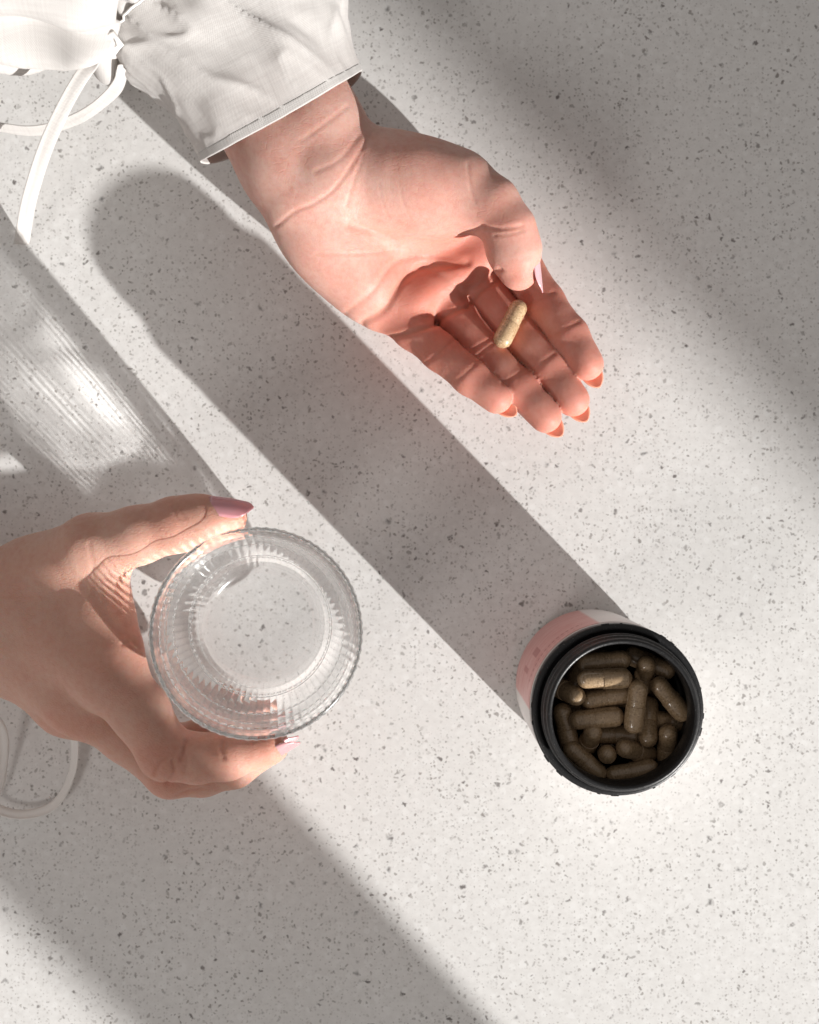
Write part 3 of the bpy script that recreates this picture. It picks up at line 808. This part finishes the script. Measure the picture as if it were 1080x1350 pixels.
hem_c, seam_c = PL(370, 152, 73), PL(300, 0, 76)
hem_l = (PL(474, 92, 74)-PL(264, 210, 73)); hem_w = np.linalg.norm(hem_l)/2; hem_l /= 2*hem_w
seam_l = (PL(470, -70, 80)-PL(152, 78, 78)); seam_w = np.linalg.norm(seam_l)/2; seam_l /= 2*seam_w
def nz(*p): return noise.noise(Vector(p))
rings = []; NJ, NI = 70, 181
for j in range(NJ):
    v = j/(NJ-1)                     # 0 hem .. 1 seam
    c = hem_c*(1-v)+seam_c*v; l = hem_l*(1-v)+seam_l*v; l /= np.linalg.norm(l)
    w = hem_w*(1-v)+seam_w*v; b = 23*(1-v)+34*v
    w -= 4.0*math.sin(math.pi*min(1, v*1.3))
    ax_ = (seam_c-hem_c)/np.linalg.norm(seam_c-hem_c)
    up = np.cross(ax_, l); up = up if up[2] > 0 else -up
    row = []
    for i in range(NI):
        a = 2*math.pi*i/(NI-1)
        ca, sa = math.cos(a), math.sin(a)
        x_ = ca*w; env = .35+.65*v
        dsp = 2.8*nz(ca*2.2+3, sa*2.2, v*1.3)+1.8*nz(ca*4+v*3.5, sa*4-v*2, v*2.6+9)+.45*nz(ca*8+v*5, sa*8, v*4)
        dsp += 1.8*(1-abs(nz(ca*3.2+v*3+4, sa*3.2+1, v*1.4))*2.5)**3
        dsp *= .95*min(1, .15+v*2.4)
        dsp += env*1.0*math.sin(a*23+3*nz(ca*3, sa*3, 1))*max(0, v-.62)/.38
        sq = 1+.04*abs(ca*sa)*2       # slightly boxy section
        row.append(c+l*(ca*(w+dsp*.6)*sq)+up*(sa*(b+dsp)*sq)+ax_*(dsp*.4*min(1, v*4)-8.0*(1-v)**2*max(0, sa)))
    rings.append(row)
cuff = loft('cuff', rings, M_linen, sleeve)
# stitched hem: a folded double edge with a row of stitches
hr = []
def out_(p): d_ = np.array(p)-hem_c; return d_/np.linalg.norm(d_)
for v in np.linspace(0, 1, 7):
    hr.append([np.array(rings[0][i])*(1-v)+np.array(rings[4][i])*v + out_(rings[0][i])*(.05+.24*(1-v)) for i in range(NI)])
loft('hem', hr, M_linen, sleeve, thick=.4)
# gathered sleeve above the cuff, turning to the left
path = curve([seam_c, PL(240, -70, 86), PL(120, -110, 92), PL(-40, -120, 96)], 14)
rings2 = []; NI2 = 241
for j, c in enumerate(path):
    v = j/(len(path)-1)
    tg = path[min(j+1, len(path)-1)]-path[max(j-1, 0)]; tg /= np.linalg.norm(tg)
    tg = (-hem_l[1]*-1, 0, 0) if False else tg
    ax_ = (seam_c-hem_c)/np.linalg.norm(seam_c-hem_c)
    bl = min(1, v*2.2); tg = ax_*(1-bl)+tg*bl; tg /= np.linalg.norm(tg)
    l = np.cross(UP, tg); l /= np.linalg.norm(l); l = l if l@seam_l > 0 else -l
    l = seam_l*(1-bl)+l*bl; l /= np.linalg.norm(l)
    up = np.cross(tg, l); up = up if up[2] > 0 else -up
    puff = math.sin(math.pi*min(1, v*2.4+.02)*.5)
    w = seam_w-1+puff*3; b = 33+puff*9
    row = []
    for i in range(NI2):
        a = 2*math.pi*i/(NI2-1); ca, sa = math.cos(a), math.sin(a)
        g = math.sin(a*27+4*nz(ca*2, sa*2, 3))*2.0*math.exp(-v*6)+(math.sin(a*9+7*nz(ca*1.5, sa*1.5, v*2.0))*4.2+9*nz(ca*2.3, sa*2.3, v*3.5+2))*min(1, v*4)
        row.append(c+l*ca*(w+g)+up*sa*(b+g))
    rings2.append(row)
loft('upper_sleeve', rings2, M_linen, sleeve)
# seam cord with small stitches between cuff and sleeve
def tube(name, pts, r, mat, parent, n=8, **kw):
    vs = []; pts = [np.array(p, float) for p in pts]
    for j, p in enumerate(pts):
        t = pts[min(j+1, len(pts)-1)]-pts[max(j-1, 0)]; a, l, u = frame_axes(t, (0.03, 0.02, 1))
        for i in range(n): vs.append(p+l*r*math.cos(2*math.pi*i/n)+u*r*math.sin(2*math.pi*i/n))
    fs = [(j*n+i, j*n+(i+1) % n, (j+1)*n+(i+1) % n, (j+1)*n+i) for j in range(len(pts)-1) for i in range(n)]
    return mesh_obj(name, vs, fs, mat, parent, **kw)
M_thread = simple('white_thread', (.88, .86, .83), .8)
sm = [np.array(p)+(np.array(p)-seam_c)/np.linalg.norm(np.array(p)-seam_c)*(.4+.25*math.sin(i*1.1)) for i, p in enumerate(rings[-1])]
tube('seam', sm, .5, M_thread, sleeve)

def ribbon(name, pts, width, wdir, parent, label, n=16, taper=None, mat=None):
    c = curve(pts, n); row = []
    for j, p in enumerate(c):
        v = j/(len(c)-1); wd = np.array(wdir(v, p), float)
        t = c[min(j+1, len(c)-1)]-c[max(j-1, 0)]; t /= np.linalg.norm(t)
        wd -= t*(wd@t); wd /= np.linalg.norm(wd); nn = np.cross(t, wd)
        w = width*(1 if taper is None else taper(v))
        row.append([p+wd*w*u+nn*(.35*math.sin(u*5)+.25*nz(v*7, u*2, 1)) for u in np.linspace(-.5, .5, 9)])
    return loft(name, row, mat or M_linen, parent, thick=.4, label=label)
ribbon('tie_ribbon', [PL(150, 58, 92), PL(108, 100, 84), PL(66, 180, 66), PL(40, 258, 46), PL(28, 322, 25)], 6.2, lambda v, p: (.85, .35, .5-.6*v), sleeve, 'narrow white tie hanging straight from the cuff seam', taper=lambda v: .8+.25*v)
ribbon('tie_ribbon', [PL(165, 85, 86), PL(148, 122, 70), PL(102, 156, 55), PL(45, 172, 46), PL(-25, 164, 44)], 6.0, lambda v, p: (.35, .2, 1-.2*v), sleeve, 'white tie curving from the cuff seam to the left edge')
tube('knot', [PL(128, 70, 94), PL(136, 52, 99), PL(150, 46, 100), PL(158, 58, 98), PL(148, 70, 95), PL(134, 66, 92)], 1.5, M_thread, sleeve)
ribbon('tie_ribbon', [P(-30, 925, 20), P(3, 965, 11), P(1, 1030, 5), P(-8, 1062, 4.6), P(28, 1074, 4.6), P(70, 1062, 4.6), P(94, 1022, 4.6), P(98, 975, 6), P(86, 930, 14), P(60, 890, 26), P(20, 850, 40)], 4.2, lambda v, p: (lambda d: d/np.linalg.norm(d)+np.array([0, 0, .7]))((p-P(45, 985, 5))*np.array([1, 1, 0])), person, 'looped white tie lying on the counter below the gripping hand', mat=M_thread)
